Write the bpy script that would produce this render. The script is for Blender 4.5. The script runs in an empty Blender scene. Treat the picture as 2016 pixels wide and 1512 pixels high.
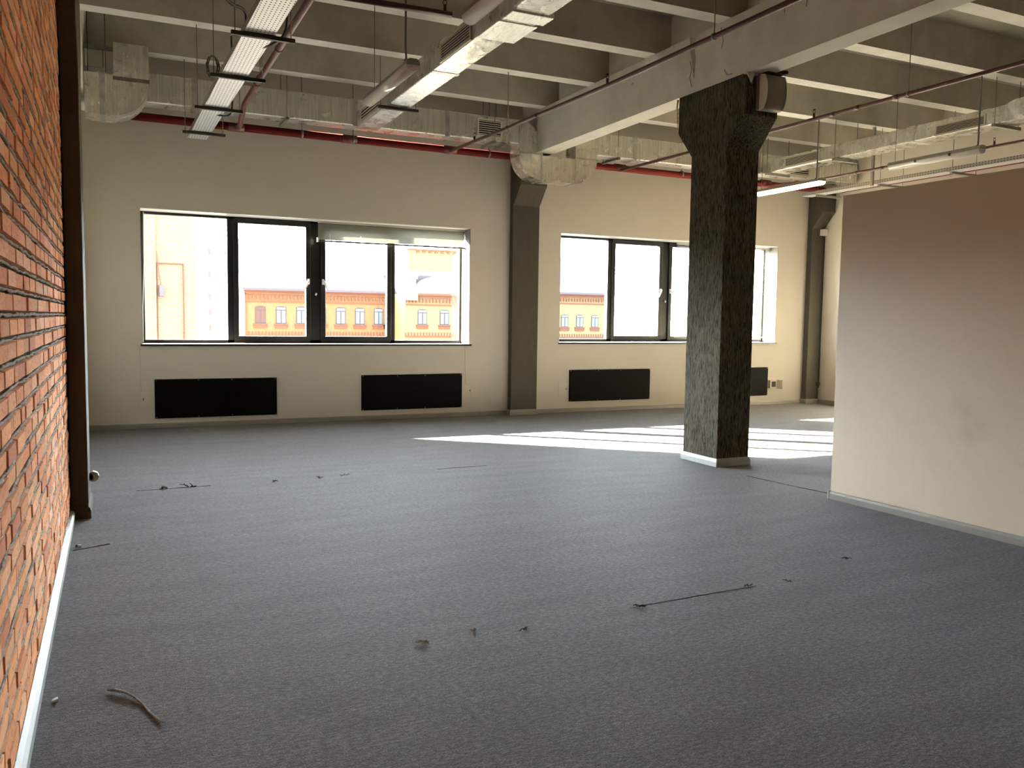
import bpy, bmesh, math, random
from mathutils import Vector, Matrix
random.seed(7)
S = bpy.context.scene
COL = S.collection
PI = math.pi

# ------------------------------------------------------------------ helpers
class MB:
    """collects shapes in world coordinates and links them as one mesh object"""
    def __init__(s):
        s.v = []; s.f = []; s.m = []; s.sm = []; s.col = []
    def add(s, vs, fs, m=0, smooth=False, col=None):
        o = len(s.v); s.v += [tuple(v) for v in vs]
        for f in fs:
            s.f.append([o + i for i in f]); s.m.append(m); s.sm.append(smooth); s.col.append(col)
        return s
    def box(s, x0, x1, y0, y1, z0, z1, m=0, col=None):
        vs = [(x0,y0,z0),(x1,y0,z0),(x1,y1,z0),(x0,y1,z0),(x0,y0,z1),(x1,y0,z1),(x1,y1,z1),(x0,y1,z1)]
        return s.add(vs, [(0,3,2,1),(4,5,6,7),(0,1,5,4),(1,2,6,5),(2,3,7,6),(3,0,4,7)], m, False, col)
    def hexa(s, vs, m=0):
        return s.add(vs, [(0,3,2,1),(4,5,6,7),(0,1,5,4),(1,2,6,5),(2,3,7,6),(3,0,4,7)], m)
    def prism(s, poly, axis, a, b, m=0, smooth=False):
        def P(p, t):
            return (t,p[0],p[1]) if axis == 'x' else (p[0],t,p[1]) if axis == 'y' else (p[0],p[1],t)
        n = len(poly)
        vs = [P(p,a) for p in poly] + [P(p,b) for p in poly]
        o = len(s.v); s.v += vs
        s.f.append([o+i for i in range(n)]); s.m.append(m); s.sm.append(False); s.col.append(None)
        s.f.append([o+n+i for i in reversed(range(n))]); s.m.append(m); s.sm.append(False); s.col.append(None)
        for i in range(n):
            j = (i+1) % n
            s.f.append([o+i,o+j,o+n+j,o+n+i]); s.m.append(m); s.sm.append(smooth); s.col.append(None)
        return s
    def tube(s, path, r, n=10, m=0, cap=True):
        path = [Vector(p) for p in path]
        rs = r if isinstance(r, (list, tuple)) else [r]*len(path)
        o = len(s.v); ref = None
        for i, p in enumerate(path):
            if i == 0: t = path[1]-p
            elif i == len(path)-1: t = p-path[i-1]
            else: t = (path[i+1]-p).normalized() + (p-path[i-1]).normalized()
            t.normalize()
            if ref is None:
                ref = Vector((0,0,1)) if abs(t.z) < .9 else Vector((1,0,0))
            a = t.cross(ref).normalized(); b = a.cross(t).normalized(); ref = b
            for k in range(n):
                w = 2*PI*k/n
                s.v.append(tuple(p + rs[i]*(math.cos(w)*a + math.sin(w)*b)))
        for i in range(len(path)-1):
            for k in range(n):
                j = (k+1) % n
                s.f.append([o+i*n+k,o+i*n+j,o+(i+1)*n+j,o+(i+1)*n+k]); s.m.append(m); s.sm.append(True); s.col.append(None)
        if cap:
            for i in (0, len(path)-1):
                s.f.append([o+i*n+k for k in range(n)]); s.m.append(m); s.sm.append(False); s.col.append(None)
        return s
    def cyl(s, p, q, r, n=12, m=0):
        return s.tube([p,q], r, n, m)
    def build(s, name, mats, parent=None, bevel=0, seg=2):
        me = bpy.data.meshes.new(name)
        off = Vector((0,0,0))
        p = parent
        while p is not None:
            off += p.location; p = p.parent
        me.from_pydata([tuple(Vector(v)-off) for v in s.v], [], s.f)
        mats = mats if isinstance(mats, (list, tuple)) else [mats]
        for k in mats: me.materials.append(k)
        for i, pl in enumerate(me.polygons):
            pl.material_index = s.m[i]; pl.use_smooth = s.sm[i]
        bm = bmesh.new(); bm.from_mesh(me)
        bmesh.ops.recalc_face_normals(bm, faces=bm.faces)
        if any(c is not None for c in s.col):
            lay = bm.loops.layers.float_color.new('tone')
            bm.faces.ensure_lookup_table()
            for i, f in enumerate(bm.faces):
                c = s.col[i] or (.5,.5,.5,1)
                for l in f.loops: l[lay] = c
        if not bevel: bmesh.ops.triangulate(bm, faces=[f for f in bm.faces if len(f.verts) > 4])
        bm.to_mesh(me); bm.free()
        ob = bpy.data.objects.new(name, me); COL.objects.link(ob)
        if parent is not None: ob.parent = parent
        if bevel:
            b = ob.modifiers.new('edge', 'BEVEL'); b.width = bevel; b.segments = seg; b.limit_method = 'ANGLE'
        return ob

def tag(o, label=None, cat=None, group=None, kind=None):
    if label: o['label'] = label
    if cat: o['category'] = cat
    if group: o['group'] = group
    if kind: o['kind'] = kind
    return o
def empty(name, loc, label, cat, group=None, kind=None):
    o = bpy.data.objects.new(name, None); o.empty_display_size = .1
    COL.objects.link(o); o.location = loc
    return tag(o, label, cat, group, kind)
def dup(root, loc, label=None):
    r = root.copy(); COL.objects.link(r); r.location = loc
    if label: r['label'] = label
    for ch in list(root.children):
        c = ch.copy(); COL.objects.link(c); c.parent = r
        for g in list(ch.children):
            d = g.copy(); COL.objects.link(d); d.parent = c
    return r
def arc(cx, cz, r, a0, a1, n=10):
    return [(cx + r*math.cos(math.radians(a0+(a1-a0)*i/n)), cz + r*math.sin(math.radians(a0+(a1-a0)*i/n))) for i in range(n+1)]

# ------------------------------------------------------------------ materials
def newmat(name):
    m = bpy.data.materials.new(name); m.use_nodes = True
    nt = m.node_tree; nt.nodes.clear()
    out = nt.nodes.new('ShaderNodeOutputMaterial')
    return m, nt, out
def N(nt, kind, **kw):
    n = nt.nodes.new(kind)
    for k, v in kw.items():
        if k in n.inputs: n.inputs[k].default_value = v
        else: setattr(n, k, v)
    return n
def coords(nt, scale=(1,1,1), rot=(0,0,0)):
    tc = N(nt, 'ShaderNodeTexCoord'); mp = N(nt, 'ShaderNodeMapping')
    mp.inputs['Scale'].default_value = scale; mp.inputs['Rotation'].default_value = rot
    nt.links.new(tc.outputs['Object'], mp.inputs['Vector']); return mp.outputs['Vector']
def ramp(nt, fac, stops):
    r = N(nt, 'ShaderNodeValToRGB'); e = r.color_ramp.elements
    while len(e) < len(stops): e.new(.5)
    for el, (p, c) in zip(e, stops):
        el.position = p; el.color = (*c, 1)
    nt.links.new(fac, r.inputs['Fac']); return r.outputs['Color']
def simple(name, col, rough=.5, metal=0, spec=.5, noise=0, nscale=6, bump=0, bscale=60, stretch=(1,1,1), bdist=.01):
    m, nt, out = newmat(name)
    b = N(nt, 'ShaderNodeBsdfPrincipled', Roughness=rough, Metallic=metal)
    b.inputs['Specular IOR Level'].default_value = spec
    b.inputs['Base Color'].default_value = (*col, 1)
    if noise or bump:
        v = coords(nt, stretch)
    if noise:
        t = N(nt, 'ShaderNodeTexNoise', Scale=nscale, Detail=6, Roughness=.6); nt.links.new(v, t.inputs['Vector'])
        lo = tuple(c*(1-noise) for c in col); hi = tuple(min(1, c*(1+noise)) for c in col)
        nt.links.new(ramp(nt, t.outputs['Fac'], [(.3, lo), (.7, hi)]), b.inputs['Base Color'])
    if bump:
        t2 = N(nt, 'ShaderNodeTexNoise', Scale=bscale, Detail=5, Roughness=.6); nt.links.new(v, t2.inputs['Vector'])
        bp = N(nt, 'ShaderNodeBump', Strength=bump, Distance=bdist)
        nt.links.new(t2.outputs['Fac'], bp.inputs['Height']); nt.links.new(bp.outputs['Normal'], b.inputs['Normal'])
    nt.links.new(b.outputs[0], out.inputs['Surface'])
    return m

M_wall = simple('cream_paint', (.68,.63,.545), .75, noise=.03, nscale=1.2, bump=.05, bscale=90)
M_part = simple('partition_paint', (.63,.53,.395), .6, noise=.025, nscale=1.0, bump=.03, bscale=60)
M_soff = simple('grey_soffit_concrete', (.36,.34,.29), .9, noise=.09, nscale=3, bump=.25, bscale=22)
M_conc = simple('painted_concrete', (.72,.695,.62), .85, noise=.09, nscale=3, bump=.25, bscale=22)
M_ribu = simple('bounce_lit_rib_underside', (.90,.88,.81), .85, noise=.08, nscale=5, bump=.3, bscale=26)  # paler than the rib sides: bounce light from floor put into the colour
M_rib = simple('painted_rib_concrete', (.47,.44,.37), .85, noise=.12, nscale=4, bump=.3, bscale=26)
def mat_roughcast():
    m, nt, out = newmat('dark_roughcast')
    b = N(nt, 'ShaderNodeBsdfPrincipled', Roughness=.95); b.inputs['Specular IOR Level'].default_value = .15
    v = coords(nt, (70,70,11)); v2 = coords(nt, (3,3,1.5))
    t = N(nt, 'ShaderNodeTexNoise', Scale=1.0, Detail=5, Roughness=.65, Distortion=.6); nt.links.new(v, t.inputs['Vector'])
    t2 = N(nt, 'ShaderNodeTexNoise', Scale=1.0, Detail=4); nt.links.new(v2, t2.inputs['Vector'])
    c1 = ramp(nt, t.outputs['Fac'], [(.38, (.022,.018,.013)), (.50, (.10,.087,.066)), (.64, (.16,.142,.112))])
    c2 = ramp(nt, t2.outputs['Fac'], [(.35, (.85,.85,.85)), (.65, (1.12,1.1,1.06))])
    mm = N(nt, 'ShaderNodeMix', data_type='RGBA', blend_type='MULTIPLY'); mm.inputs[0].default_value = 1
    nt.links.new(c1, mm.inputs[6]); nt.links.new(c2, mm.inputs[7]); nt.links.new(mm.outputs[2], b.inputs['Base Color'])
    bp = N(nt, 'ShaderNodeBump', Strength=1, Distance=.03)
    nt.links.new(t.outputs['Fac'], bp.inputs['Height']); nt.links.new(bp.outputs['Normal'], b.inputs['Normal'])
    nt.links.new(b.outputs[0], out.inputs['Surface']); return m
M_colm = mat_roughcast()
M_pier = simple('dark_smooth_paint', (.056,.049,.038), .8, spec=.25, noise=.12, nscale=8, bump=.15, bscale=30, stretch=(2,2,.5))
M_pier2 = simple('dark_brown_paint', (.060,.048,.034), .85, spec=.2, noise=.1, nscale=8, bump=.1, bscale=30)
M_skirt = simple('grey_plastic_skirting', (.25,.245,.22), .45, noise=.05)
M_skirtw = simple('white_plastic_skirting', (.44,.465,.46), .4, noise=.04)
def mat_foil(name, col, rough, st, crease, patch):
    """creased aluminium cladding: st stretches the creases, patch adds broad dents"""
    m, nt, out = newmat(name)
    b = N(nt, 'ShaderNodeBsdfPrincipled', Metallic=.95)
    v = coords(nt, st); v1 = coords(nt)
    n0 = N(nt, 'ShaderNodeTexNoise', Scale=1, Detail=6, Roughness=.65); nt.links.new(v, n0.inputs['Vector'])
    n1 = N(nt, 'ShaderNodeTexNoise', Scale=6, Detail=4, Roughness=.5); nt.links.new(v1, n1.inputs['Vector'])
    lo = tuple(c*.80 for c in col)
    nt.links.new(ramp(nt, n0.outputs['Fac'], [(.36, lo), (.62, col)]), b.inputs['Base Color'])
    nt.links.new(ramp(nt, n1.outputs['Fac'], [(.3, (rough*1.4,)*3), (.7, (rough*.75,)*3)]), b.inputs['Roughness'])
    a1 = N(nt, 'ShaderNodeMath', operation='MULTIPLY'); nt.links.new(n0.outputs['Fac'], a1.inputs[0]); a1.inputs[1].default_value = crease
    a2 = N(nt, 'ShaderNodeMath', operation='MULTIPLY_ADD'); nt.links.new(n1.outputs['Fac'], a2.inputs[0]); a2.inputs[1].default_value = patch; nt.links.new(a1.outputs[0], a2.inputs[2])
    bp = N(nt, 'ShaderNodeBump', Strength=.85, Distance=.02)
    nt.links.new(a2.outputs[0], bp.inputs['Height']); nt.links.new(bp.outputs['Normal'], b.inputs['Normal'])
    nt.links.new(b.outputs[0], out.inputs['Surface']); return m
M_foil = mat_foil('ribbed_foil', (.93,.92,.87), .30, (42,8,2.2), .55, .5)
M_foilY = mat_foil('crinkled_foil', (.95,.94,.90), .24, (9,34,9), .9, 1.3)
M_foil2 = mat_foil('smooth_foil', (.93,.90,.83), .26, (26,6,3), .22, .45)
M_foil2Y = mat_foil('smooth_foil_lengthwise', (.94,.93,.89), .26, (6,30,4), .35, .7)
M_tape = simple('foil_tape', (.62,.61,.58), .35, metal=.9, noise=.2, nscale=12, bump=.4, bscale=40)
M_galv = simple('galvanised_steel', (.35,.34,.31), .5, metal=.8, noise=.12, nscale=14)
M_dsteel = simple('dark_bracket_steel', (.055,.05,.043), .6, metal=.4)
M_red = simple('bright_red_paint', (.14,.017,.015), .75, spec=.1, noise=.1, nscale=9)
M_dred = simple('dull_red_paint', (.135,.030,.027), .42, noise=.18, nscale=10)
M_dred2 = simple('dark_red_paint', (.075,.02,.018), .42, noise=.15, nscale=10)
M_black = simple('black_satin_panel', (.004,.004,.004), .55, spec=.03)
M_frame = simple('black_window_profile', (.007,.007,.008), .4, spec=.4)
M_white = simple('white_enamel', (.78,.77,.73), .4)
M_jamb = simple('grey_reveal', (.15,.147,.14), .7)
M_sill = simple('grey_sill_board', (.17,.165,.16), .6)
M_plastic = simple('ivory_plastic', (.70,.65,.54), .45)
M_spk = simple('beige_speaker_plastic', (.22,.185,.145), .55)
M_cable = simple('black_cable', (.018,.017,.015), .5)
M_blind = simple('blind_slat', (.34,.335,.29), .4)
M_screw = simple('screw_head', (.3,.28,.25), .4, metal=.8)
M_dark = simple('dark_void', (.012,.011,.010), .9)
M_lint = simple('dark_lint', (.05,.045,.042), 1, spec=.05)
M_thread = simple('grey_carpet_thread', (.30,.29,.28), 1, spec=.05, noise=.3, nscale=60)
M_wire = simple('rod_steel', (.20,.19,.165), .5, metal=.6)

def add_scuffs(m, spots):
    nt = m.node_tree; b = [n for n in nt.nodes if n.type == 'BSDF_PRINCIPLED'][0]
    src = b.inputs['Base Color'].links[0].from_socket
    tc = N(nt, 'ShaderNodeTexCoord'); ns = N(nt, 'ShaderNodeTexNoise', Scale=14, Detail=5); nt.links.new(tc.outputs['Object'], ns.inputs['Vector'])
    for (p, r) in spots:
        d = N(nt, 'ShaderNodeVectorMath', operation='DISTANCE'); nt.links.new(tc.outputs['Object'], d.inputs[0]); d.inputs[1].default_value = p
        mr = N(nt, 'ShaderNodeMapRange'); mr.inputs['From Min'].default_value = r; mr.inputs['From Max'].default_value = 0; mr.inputs['To Max'].default_value = .38
        nt.links.new(d.outputs['Value'], mr.inputs['Value'])
        mu = N(nt, 'ShaderNodeMath', operation='MULTIPLY'); nt.links.new(mr.outputs[0], mu.inputs[0]); nt.links.new(ns.outputs['Fac'], mu.inputs[1])
        mx = N(nt, 'ShaderNodeMix', data_type='RGBA', blend_type='MIX'); nt.links.new(mu.outputs[0], mx.inputs[0])
        nt.links.new(src, mx.inputs[6]); mx.inputs[7].default_value = (.28,.22,.15,1); src = mx.outputs[2]
    nt.links.new(src, b.inputs['Base Color'])
add_scuffs(M_part, [((5.6,4.14,.92),.13), ((5.6,4.02,.80),.16), ((5.6,4.08,.70),.10)])
def mat_carpet():
    m, nt, out = newmat('grey_loop_carpet')
    b = N(nt, 'ShaderNodeBsdfPrincipled', Roughness=.5)
    b.inputs['Specular IOR Level'].default_value = .004
    b.inputs['Sheen Weight'].default_value = .25; b.inputs['Sheen Roughness'].default_value = .5
    b.inputs['Sheen Tint'].default_value = (.9,.92,1,1)
    v = coords(nt, (1,1,1)); v2 = coords(nt, (16,34,1)); v3 = coords(nt, (1.2,5,1))
    a = N(nt, 'ShaderNodeTexNoise', Scale=2, Detail=5, Roughness=.75); nt.links.new(v2, a.inputs['Vector'])
    f = N(nt, 'ShaderNodeTexNoise', Scale=150, Detail=2, Roughness=.9); nt.links.new(v, f.inputs['Vector'])
    big = N(nt, 'ShaderNodeTexNoise', Scale=1.1, Detail=6, Roughness=.62); nt.links.new(v3, big.inputs['Vector'])
    mx = N(nt, 'ShaderNodeMath', operation='MULTIPLY'); nt.links.new(f.outputs['Fac'], mx.inputs[0]); mx.inputs[1].default_value = .5
    ad = N(nt, 'ShaderNodeMath', operation='MULTIPLY_ADD'); nt.links.new(a.outputs['Fac'], ad.inputs[0]); ad.inputs[1].default_value = .5
    nt.links.new(mx.outputs[0], ad.inputs[2])
    c1 = ramp(nt, ad.outputs[0], [(.39, (.010,.0095,.009)), (.50, (.075,.071,.067)), (.60, (.192,.184,.177))])
    c2 = ramp(nt, big.outputs['Fac'], [(.36, (.80,.77,.76)), (.62, (1.08,1.08,1.08))])
    mm = N(nt, 'ShaderNodeMix', data_type='RGBA', blend_type='MULTIPLY'); mm.inputs[0].default_value = 1
    nt.links.new(c1, mm.inputs[6]); nt.links.new(c2, mm.inputs[7]); nt.links.new(mm.outputs[2], b.inputs['Base Color'])
    bp = N(nt, 'ShaderNodeBump', Strength=.9, Distance=.012)
    nt.links.new(ad.outputs[0], bp.inputs['Height']); nt.links.new(bp.outputs['Normal'], b.inputs['Normal'])
    nt.links.new(b.outputs[0], out.inputs['Surface']); return m
M_carpet = mat_carpet()

def mat_brick():
    m, nt, out = newmat('orange_clay_brick')
    b = N(nt, 'ShaderNodeBsdfPrincipled', Roughness=.9); b.inputs['Specular IOR Level'].default_value = .2
    at = N(nt, 'ShaderNodeAttribute', attribute_name='tone')
    v = coords(nt, (1,3,7))
    t = N(nt, 'ShaderNodeTexNoise', Scale=7, Detail=8, Roughness=.7); nt.links.new(v, t.inputs['Vector'])
    c = ramp(nt, t.outputs['Fac'], [(.28, (.45,.36,.31)), (.42, (1,1,1)), (.75, (1.15,1.2,1.25))])
    mm = N(nt, 'ShaderNodeMix', data_type='RGBA', blend_type='MULTIPLY'); mm.inputs[0].default_value = 1
    nt.links.new(at.outputs['Color'], mm.inputs[6]); nt.links.new(c, mm.inputs[7]); nt.links.new(mm.outputs[2], b.inputs['Base Color'])
    bp = N(nt, 'ShaderNodeBump', Strength=.7, Distance=.012)
    nt.links.new(t.outputs['Fac'], bp.inputs['Height']); nt.links.new(bp.outputs['Normal'], b.inputs['Normal'])
    nt.links.new(b.outputs[0], out.inputs['Surface']); return m
M_brick = mat_brick()
M_mortar = simple('dark_mortar', (.045,.033,.024), 1, spec=.1, noise=.4, nscale=20, bump=.6, bscale=50)
M_bead = simple('grey_mortar_bead', (.36,.32,.26), 1, spec=.1, noise=.4, nscale=24, bump=.8, bscale=50)

def mat_glass():
    m, nt, out = newmat('window_glass')
    tr = N(nt, 'ShaderNodeBsdfTransparent'); tr.inputs[0].default_value = (.94,.96,.95,1)
    gl = N(nt, 'ShaderNodeBsdfGlossy', Roughness=.02); fr = N(nt, 'ShaderNodeLayerWeight', Blend=.5)
    pw = N(nt, 'ShaderNodeMath', operation='POWER'); nt.links.new(fr.outputs['Facing'], pw.inputs[0]); pw.inputs[1].default_value = 4
    ma = N(nt, 'ShaderNodeMath', operation='MULTIPLY_ADD'); nt.links.new(pw.outputs[0], ma.inputs[0]); ma.inputs[1].default_value = .5; ma.inputs[2].default_value = .03
    mx = N(nt, 'ShaderNodeMixShader')
    nt.links.new(ma.outputs[0], mx.inputs[0]); nt.links.new(tr.outputs[0], mx.inputs[1]); nt.links.new(gl.outputs[0], mx.inputs[2])
    nt.links.new(mx.outputs[0], out.inputs['Surface']); return m
M_glass = mat_glass()

def mat_diffuser():
    m, nt, out = newmat('clear_ribbed_plastic')
    tr = N(nt, 'ShaderNodeBsdfTransparent'); tr.inputs[0].default_value = (.86,.86,.84,1)
    pr = N(nt, 'ShaderNodeBsdfPrincipled', Roughness=.12); pr.inputs['Base Color'].default_value = (.93,.91,.88,1)
    mx = N(nt, 'ShaderNodeMixShader'); mx.inputs[0].default_value = .88
    nt.links.new(tr.outputs[0], mx.inputs[1]); nt.links.new(pr.outputs[0], mx.inputs[2])
    nt.links.new(mx.outputs[0], out.inputs['Surface']); return m
M_diff = mat_diffuser()
def emit(name, col, st):
    m, nt, out = newmat(name)
    e = N(nt, 'ShaderNodeEmission', Strength=st); e.inputs[0].default_value = (*col,1)
    nt.links.new(e.outputs[0], out.inputs['Surface']); return m
M_lit = emit('lit_fluorescent_diffuser', (1,.64,.33), 24)

def mat_perf(name, col, metal, pitch_a=.031, axis=(0,1)):
    m, nt, out = newmat(name)
    b = N(nt, 'ShaderNodeBsdfPrincipled', Roughness=.45, Metallic=metal); b.inputs['Base Color'].default_value = (*col,1)
    tc = N(nt, 'ShaderNodeTexCoord'); sp = N(nt, 'ShaderNodeSeparateXYZ'); nt.links.new(tc.outputs['Object'], sp.inputs[0])
    def cell(o, pitch):
        d = N(nt, 'ShaderNodeMath', operation='DIVIDE'); nt.links.new(o, d.inputs[0]); d.inputs[1].default_value = pitch
        f = N(nt, 'ShaderNodeMath', operation='FRACT'); nt.links.new(d.outputs[0], f.inputs[0])
        s = N(nt, 'ShaderNodeMath', operation='SUBTRACT'); nt.links.new(f.outputs[0], s.inputs[0]); s.inputs[1].default_value = .5
        a = N(nt, 'ShaderNodeMath', operation='ABSOLUTE'); nt.links.new(s.outputs[0], a.inputs[0])
        l = N(nt, 'ShaderNodeMath', operation='LESS_THAN'); nt.links.new(a.outputs[0], l.inputs[0])
        return l
    la = cell(sp.outputs[axis[0]], pitch_a); la.inputs[1].default_value = .17
    lb = cell(sp.outputs[axis[1]], .045); lb.inputs[1].default_value = .16
    mu = N(nt, 'ShaderNodeMath', operation='MULTIPLY'); nt.links.new(la.outputs[0], mu.inputs[0]); nt.links.new(lb.outputs[0], mu.inputs[1])
    tr = N(nt, 'ShaderNodeBsdfDiffuse'); tr.inputs[0].default_value = (.015,.014,.013,1); mx = N(nt, 'ShaderNodeMixShader')
    nt.links.new(mu.outputs[0], mx.inputs[0]); nt.links.new(b.outputs[0], mx.inputs[1]); nt.links.new(tr.outputs[0], mx.inputs[2])
    nt.links.new(mx.outputs[0], out.inputs['Surface']); return m
M_perf = mat_perf('perforated_steel', (.66,.66,.67), .45)
M_perfs = mat_perf('perforated_steel_side', (.40,.385,.36), .6, pitch_a=.03, axis=(2,1))

# ------------------------------------------------------------------ shell
D = 12.1                      # inner face of the window wall
XL, XR = -.31, 12.12          # inner faces of the side walls
ZT = 4.97                     # slab soffit
YR = -13.0
tag(MB().box(XL-.3, XR+.3, YR-.3, D+.4, -.2, 0).build('floor', M_carpet),
    'grey loop-pile carpet floor of the empty office', 'floor', kind='structure')

W1 = (.345, 4.985, 1.12, 2.895)
W2 = (6.565, 11.12, 1.15, 2.92)
b = MB(); Y2 = D+.42
b.box(XL-.3, W1[0], D, Y2, 0, 5.2); b.box(W1[1], W2[0], D, Y2, 0, 5.2); b.box(W2[1], XR+.3, D, Y2, 0, 5.2)
for w in (W1, W2):
    b.box(w[0], w[1], D, Y2, 0, w[2]-.03); b.box(w[0], w[1], D, Y2, w[3], 5.2)
tag(b.build('wall_back', M_wall), 'cream painted wall at the far end with two wide windows', 'wall', kind='structure')
tag(MB().box(XR, XR+.3, YR, D, 0, 5.2).build('wall_right', M_wall), 'cream right-hand wall glimpsed between corner column and partition', 'wall', kind='structure')
tag(MB().box(XL-.3, XR+.3, YR-.3, YR, 0, 5.2).build('wall_rear', M_pier), 'dark painted wall behind the camera', 'wall', kind='structure')

# brick wall
b = MB(); bh = .083; y_end = 6.86
b.box(XL-.3, XL-.018, YR, D, 0, 5.2, 1); b.box(XL-.018, XL, YR, -5.2, 0, 5.2, 1)
b.box(XL-.018, XL, y_end+.5, D, 0, 5.2, 3)
zc = 0; row = 0
while zc < 5.0:
    y = -5 - random.uniform(0, .2)
    jit = random.uniform(-.002,.002)
    while y < y_end:
        ln = random.choice([.27,.265,.262,.262,.13,.255])
        y1 = min(y+ln-.007, y_end)
        if y1-y > .03:
            r = random.random()
            base = (.88,.38,.165) if r < .5 else (.82,.31,.125) if r < .72 else (.92,.46,.235) if r < .93 else (.66,.24,.115)
            k = random.uniform(.85,1.12)
            p = XL + random.uniform(-.005,.003)
            z0 = zc+.0115+jit; z1 = zc+bh-.0105+jit+random.uniform(-.0015,.0015)
            c = tuple(q*k for q in base)+(1,)
            ch = .004
            b.add([(XL-.018,y,z0),(XL-.018,y1,z0),(XL-.018,y1,z1),(XL-.018,y,z1),(p,y+ch,z0+ch),(p,y1-ch,z0+ch),(p+random.uniform(-.002,.002),y1-ch,z1-ch),(p,y+ch,z1-ch)],
                  [(4,5,6,7),(0,1,5,4),(1,2,6,5),(2,3,7,6),(3,0,4,7)], 0, False, c)
        y += ln
    # wavering mortar bead pressed into the bed joint
    pts = []; y = -5
    while y < y_end:
        pts.append((XL-.007+random.uniform(-.004,.004), y, zc+random.uniform(-.004,.004))); y += .075 if y > 1 else .5
    b.tube(pts, [random.uniform(.0035,.0085) for _ in pts], 6, 2)
    zc += bh; row += 1
tag(b.build('wall_left', [M_brick, M_mortar, M_bead, M_wall]), 'exposed orange brick wall with grey mortar joints', 'brick wall', kind='structure')

# ceiling : slab, ribs and end diaphragms
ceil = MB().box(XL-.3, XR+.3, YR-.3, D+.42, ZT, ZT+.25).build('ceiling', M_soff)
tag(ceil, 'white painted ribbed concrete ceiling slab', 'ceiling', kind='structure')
RIBS = [11.04, 9.69, 8.345, 7.045, 5.70, 4.36, 3.02, 1.68, .34, -1.0, -2.34, -3.68, -5.02, -6.36, -7.7, -9.04, -10.38, -11.72]
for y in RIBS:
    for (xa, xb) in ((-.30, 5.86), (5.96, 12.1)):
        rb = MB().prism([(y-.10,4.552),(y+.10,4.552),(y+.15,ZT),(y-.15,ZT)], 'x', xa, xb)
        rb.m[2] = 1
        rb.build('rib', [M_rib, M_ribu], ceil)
b = MB(); b.prism([(5.86,4.552),(5.96,4.552),(5.99,ZT),(5.83,ZT)], 'y', YR, D).build('diaphragm', M_conc, ceil)
b = MB(); b.prism([(-.32,4.552),(-.24,4.552),(-.20,ZT),(-.32,ZT)], 'y', YR, D).build('diaphragm', M_conc, ceil)

# girders
def girder(x0, x1, label, notch=False):
    poly = [(YR,3.95),(11.63,3.95),(11.63,4.55)]
    if notch: poly += [(7.62,4.55),(7.60,4.38),(7.525,4.09),(7.50,4.36),(7.49,4.55)]
    poly += [(YR,4.55)]
    b = MB().prism(poly, 'x', x0, x1)
    if notch:
        b.box(x0+.06, x1, 7.48, 7.64, 4.0, 4.54)
    return tag(b.build('ceiling_beam', M_conc), label, 'beam', 'concrete beams over the column rows', 'thing')
girder(5.66, 5.925, 'pale concrete beam crossing the ceiling onto the central dark column', True)
girder(XL+.002, -.245, 'pale concrete beam running along the ceiling above the left dark column')

b = MB()
for pts in ([(7.60,4.30),(7.57,4.20),(7.60,4.12),(7.56,4.02)], [(7.10,4.50),(7.06,4.36),(7.08,4.28)], [(7.03,4.06),(6.98,4.00),(6.90,3.99)], [(8.75,4.32),(8.70,4.335)], [(5.9,4.44),(5.92,4.33)], [(6.2,4.42),(6.19,4.36)]):
    b.tube([(5.659,y,z) for y,z in pts], .003, 5)
tag(b.build('beam_cracks', M_dark), 'fine dark cracks in the side of the concrete beam above the central column', 'cracks')

# columns
def column(name, x0, x1, y0, y1, label, mat, near=True, far=True, skirt=None, top=3.95, sides=False, fl=.25, z0=3.27, z1=3.56):
    e = empty(name, ((x0+x1)/2, (y0+y1)/2, 0), label, 'column', 'dark concrete columns', 'thing')
    yn = y0-fl if near else y0; yf = y1+fl if far else y1
    poly = [(y0,0),(y1,0)]
    poly += [(y1,z0),(yf,z1),(yf,top)] if far else [(y1,top)]
    poly += [(yn,top),(yn,z1),(y0,z0)] if near else [(y0,top)]
    MB().prism(poly, 'x', x0, x1).build('shaft', mat, e, bevel=.008)
    t = .016
    b = MB()
    prof = [(0,0),(t,0),(t,.05),(t*.55,.078),(0,.085)]
    # four mitred skirting strips
    xa, xb, ya, yb = x0, x1, y0, y1
    rings = []
    for (o, z) in prof[1:]:
        rings.append([(xa-o,ya-o,z),(xb+o,ya-o,z),(xb+o,yb+o,z),(xa-o,yb+o,z)])
    for i in range(len(rings)-1):
        b.add(rings[i]+rings[i+1], [(0,1,5,4),(1,2,6,5),(2,3,7,6),(3,0,4,7)])
    b.build('skirting', skirt or M_skirtw, e)
    return e
column('concrete_column', 5.66, 6.08, 6.95, 7.53, 'free-standing dark roughcast column with flared head in mid-room', M_colm)
column('concrete_column', XL+.004, -.19, 6.86, 7.43, 'very dark column standing at the end of the brick wall', M_pier2, skirt=M_pier2)
column('concrete_column', 5.64, 6.10, 11.965, 12.083, 'dark flat-faced column on the window wall between the two windows', M_pier, far=False, skirt=M_skirt)
column('concrete_column', 11.80, 12.10, 11.965, 12.083, 'dark column with flared head in the far right corner', M_pier, far=False, skirt=M_skirt)

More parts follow.
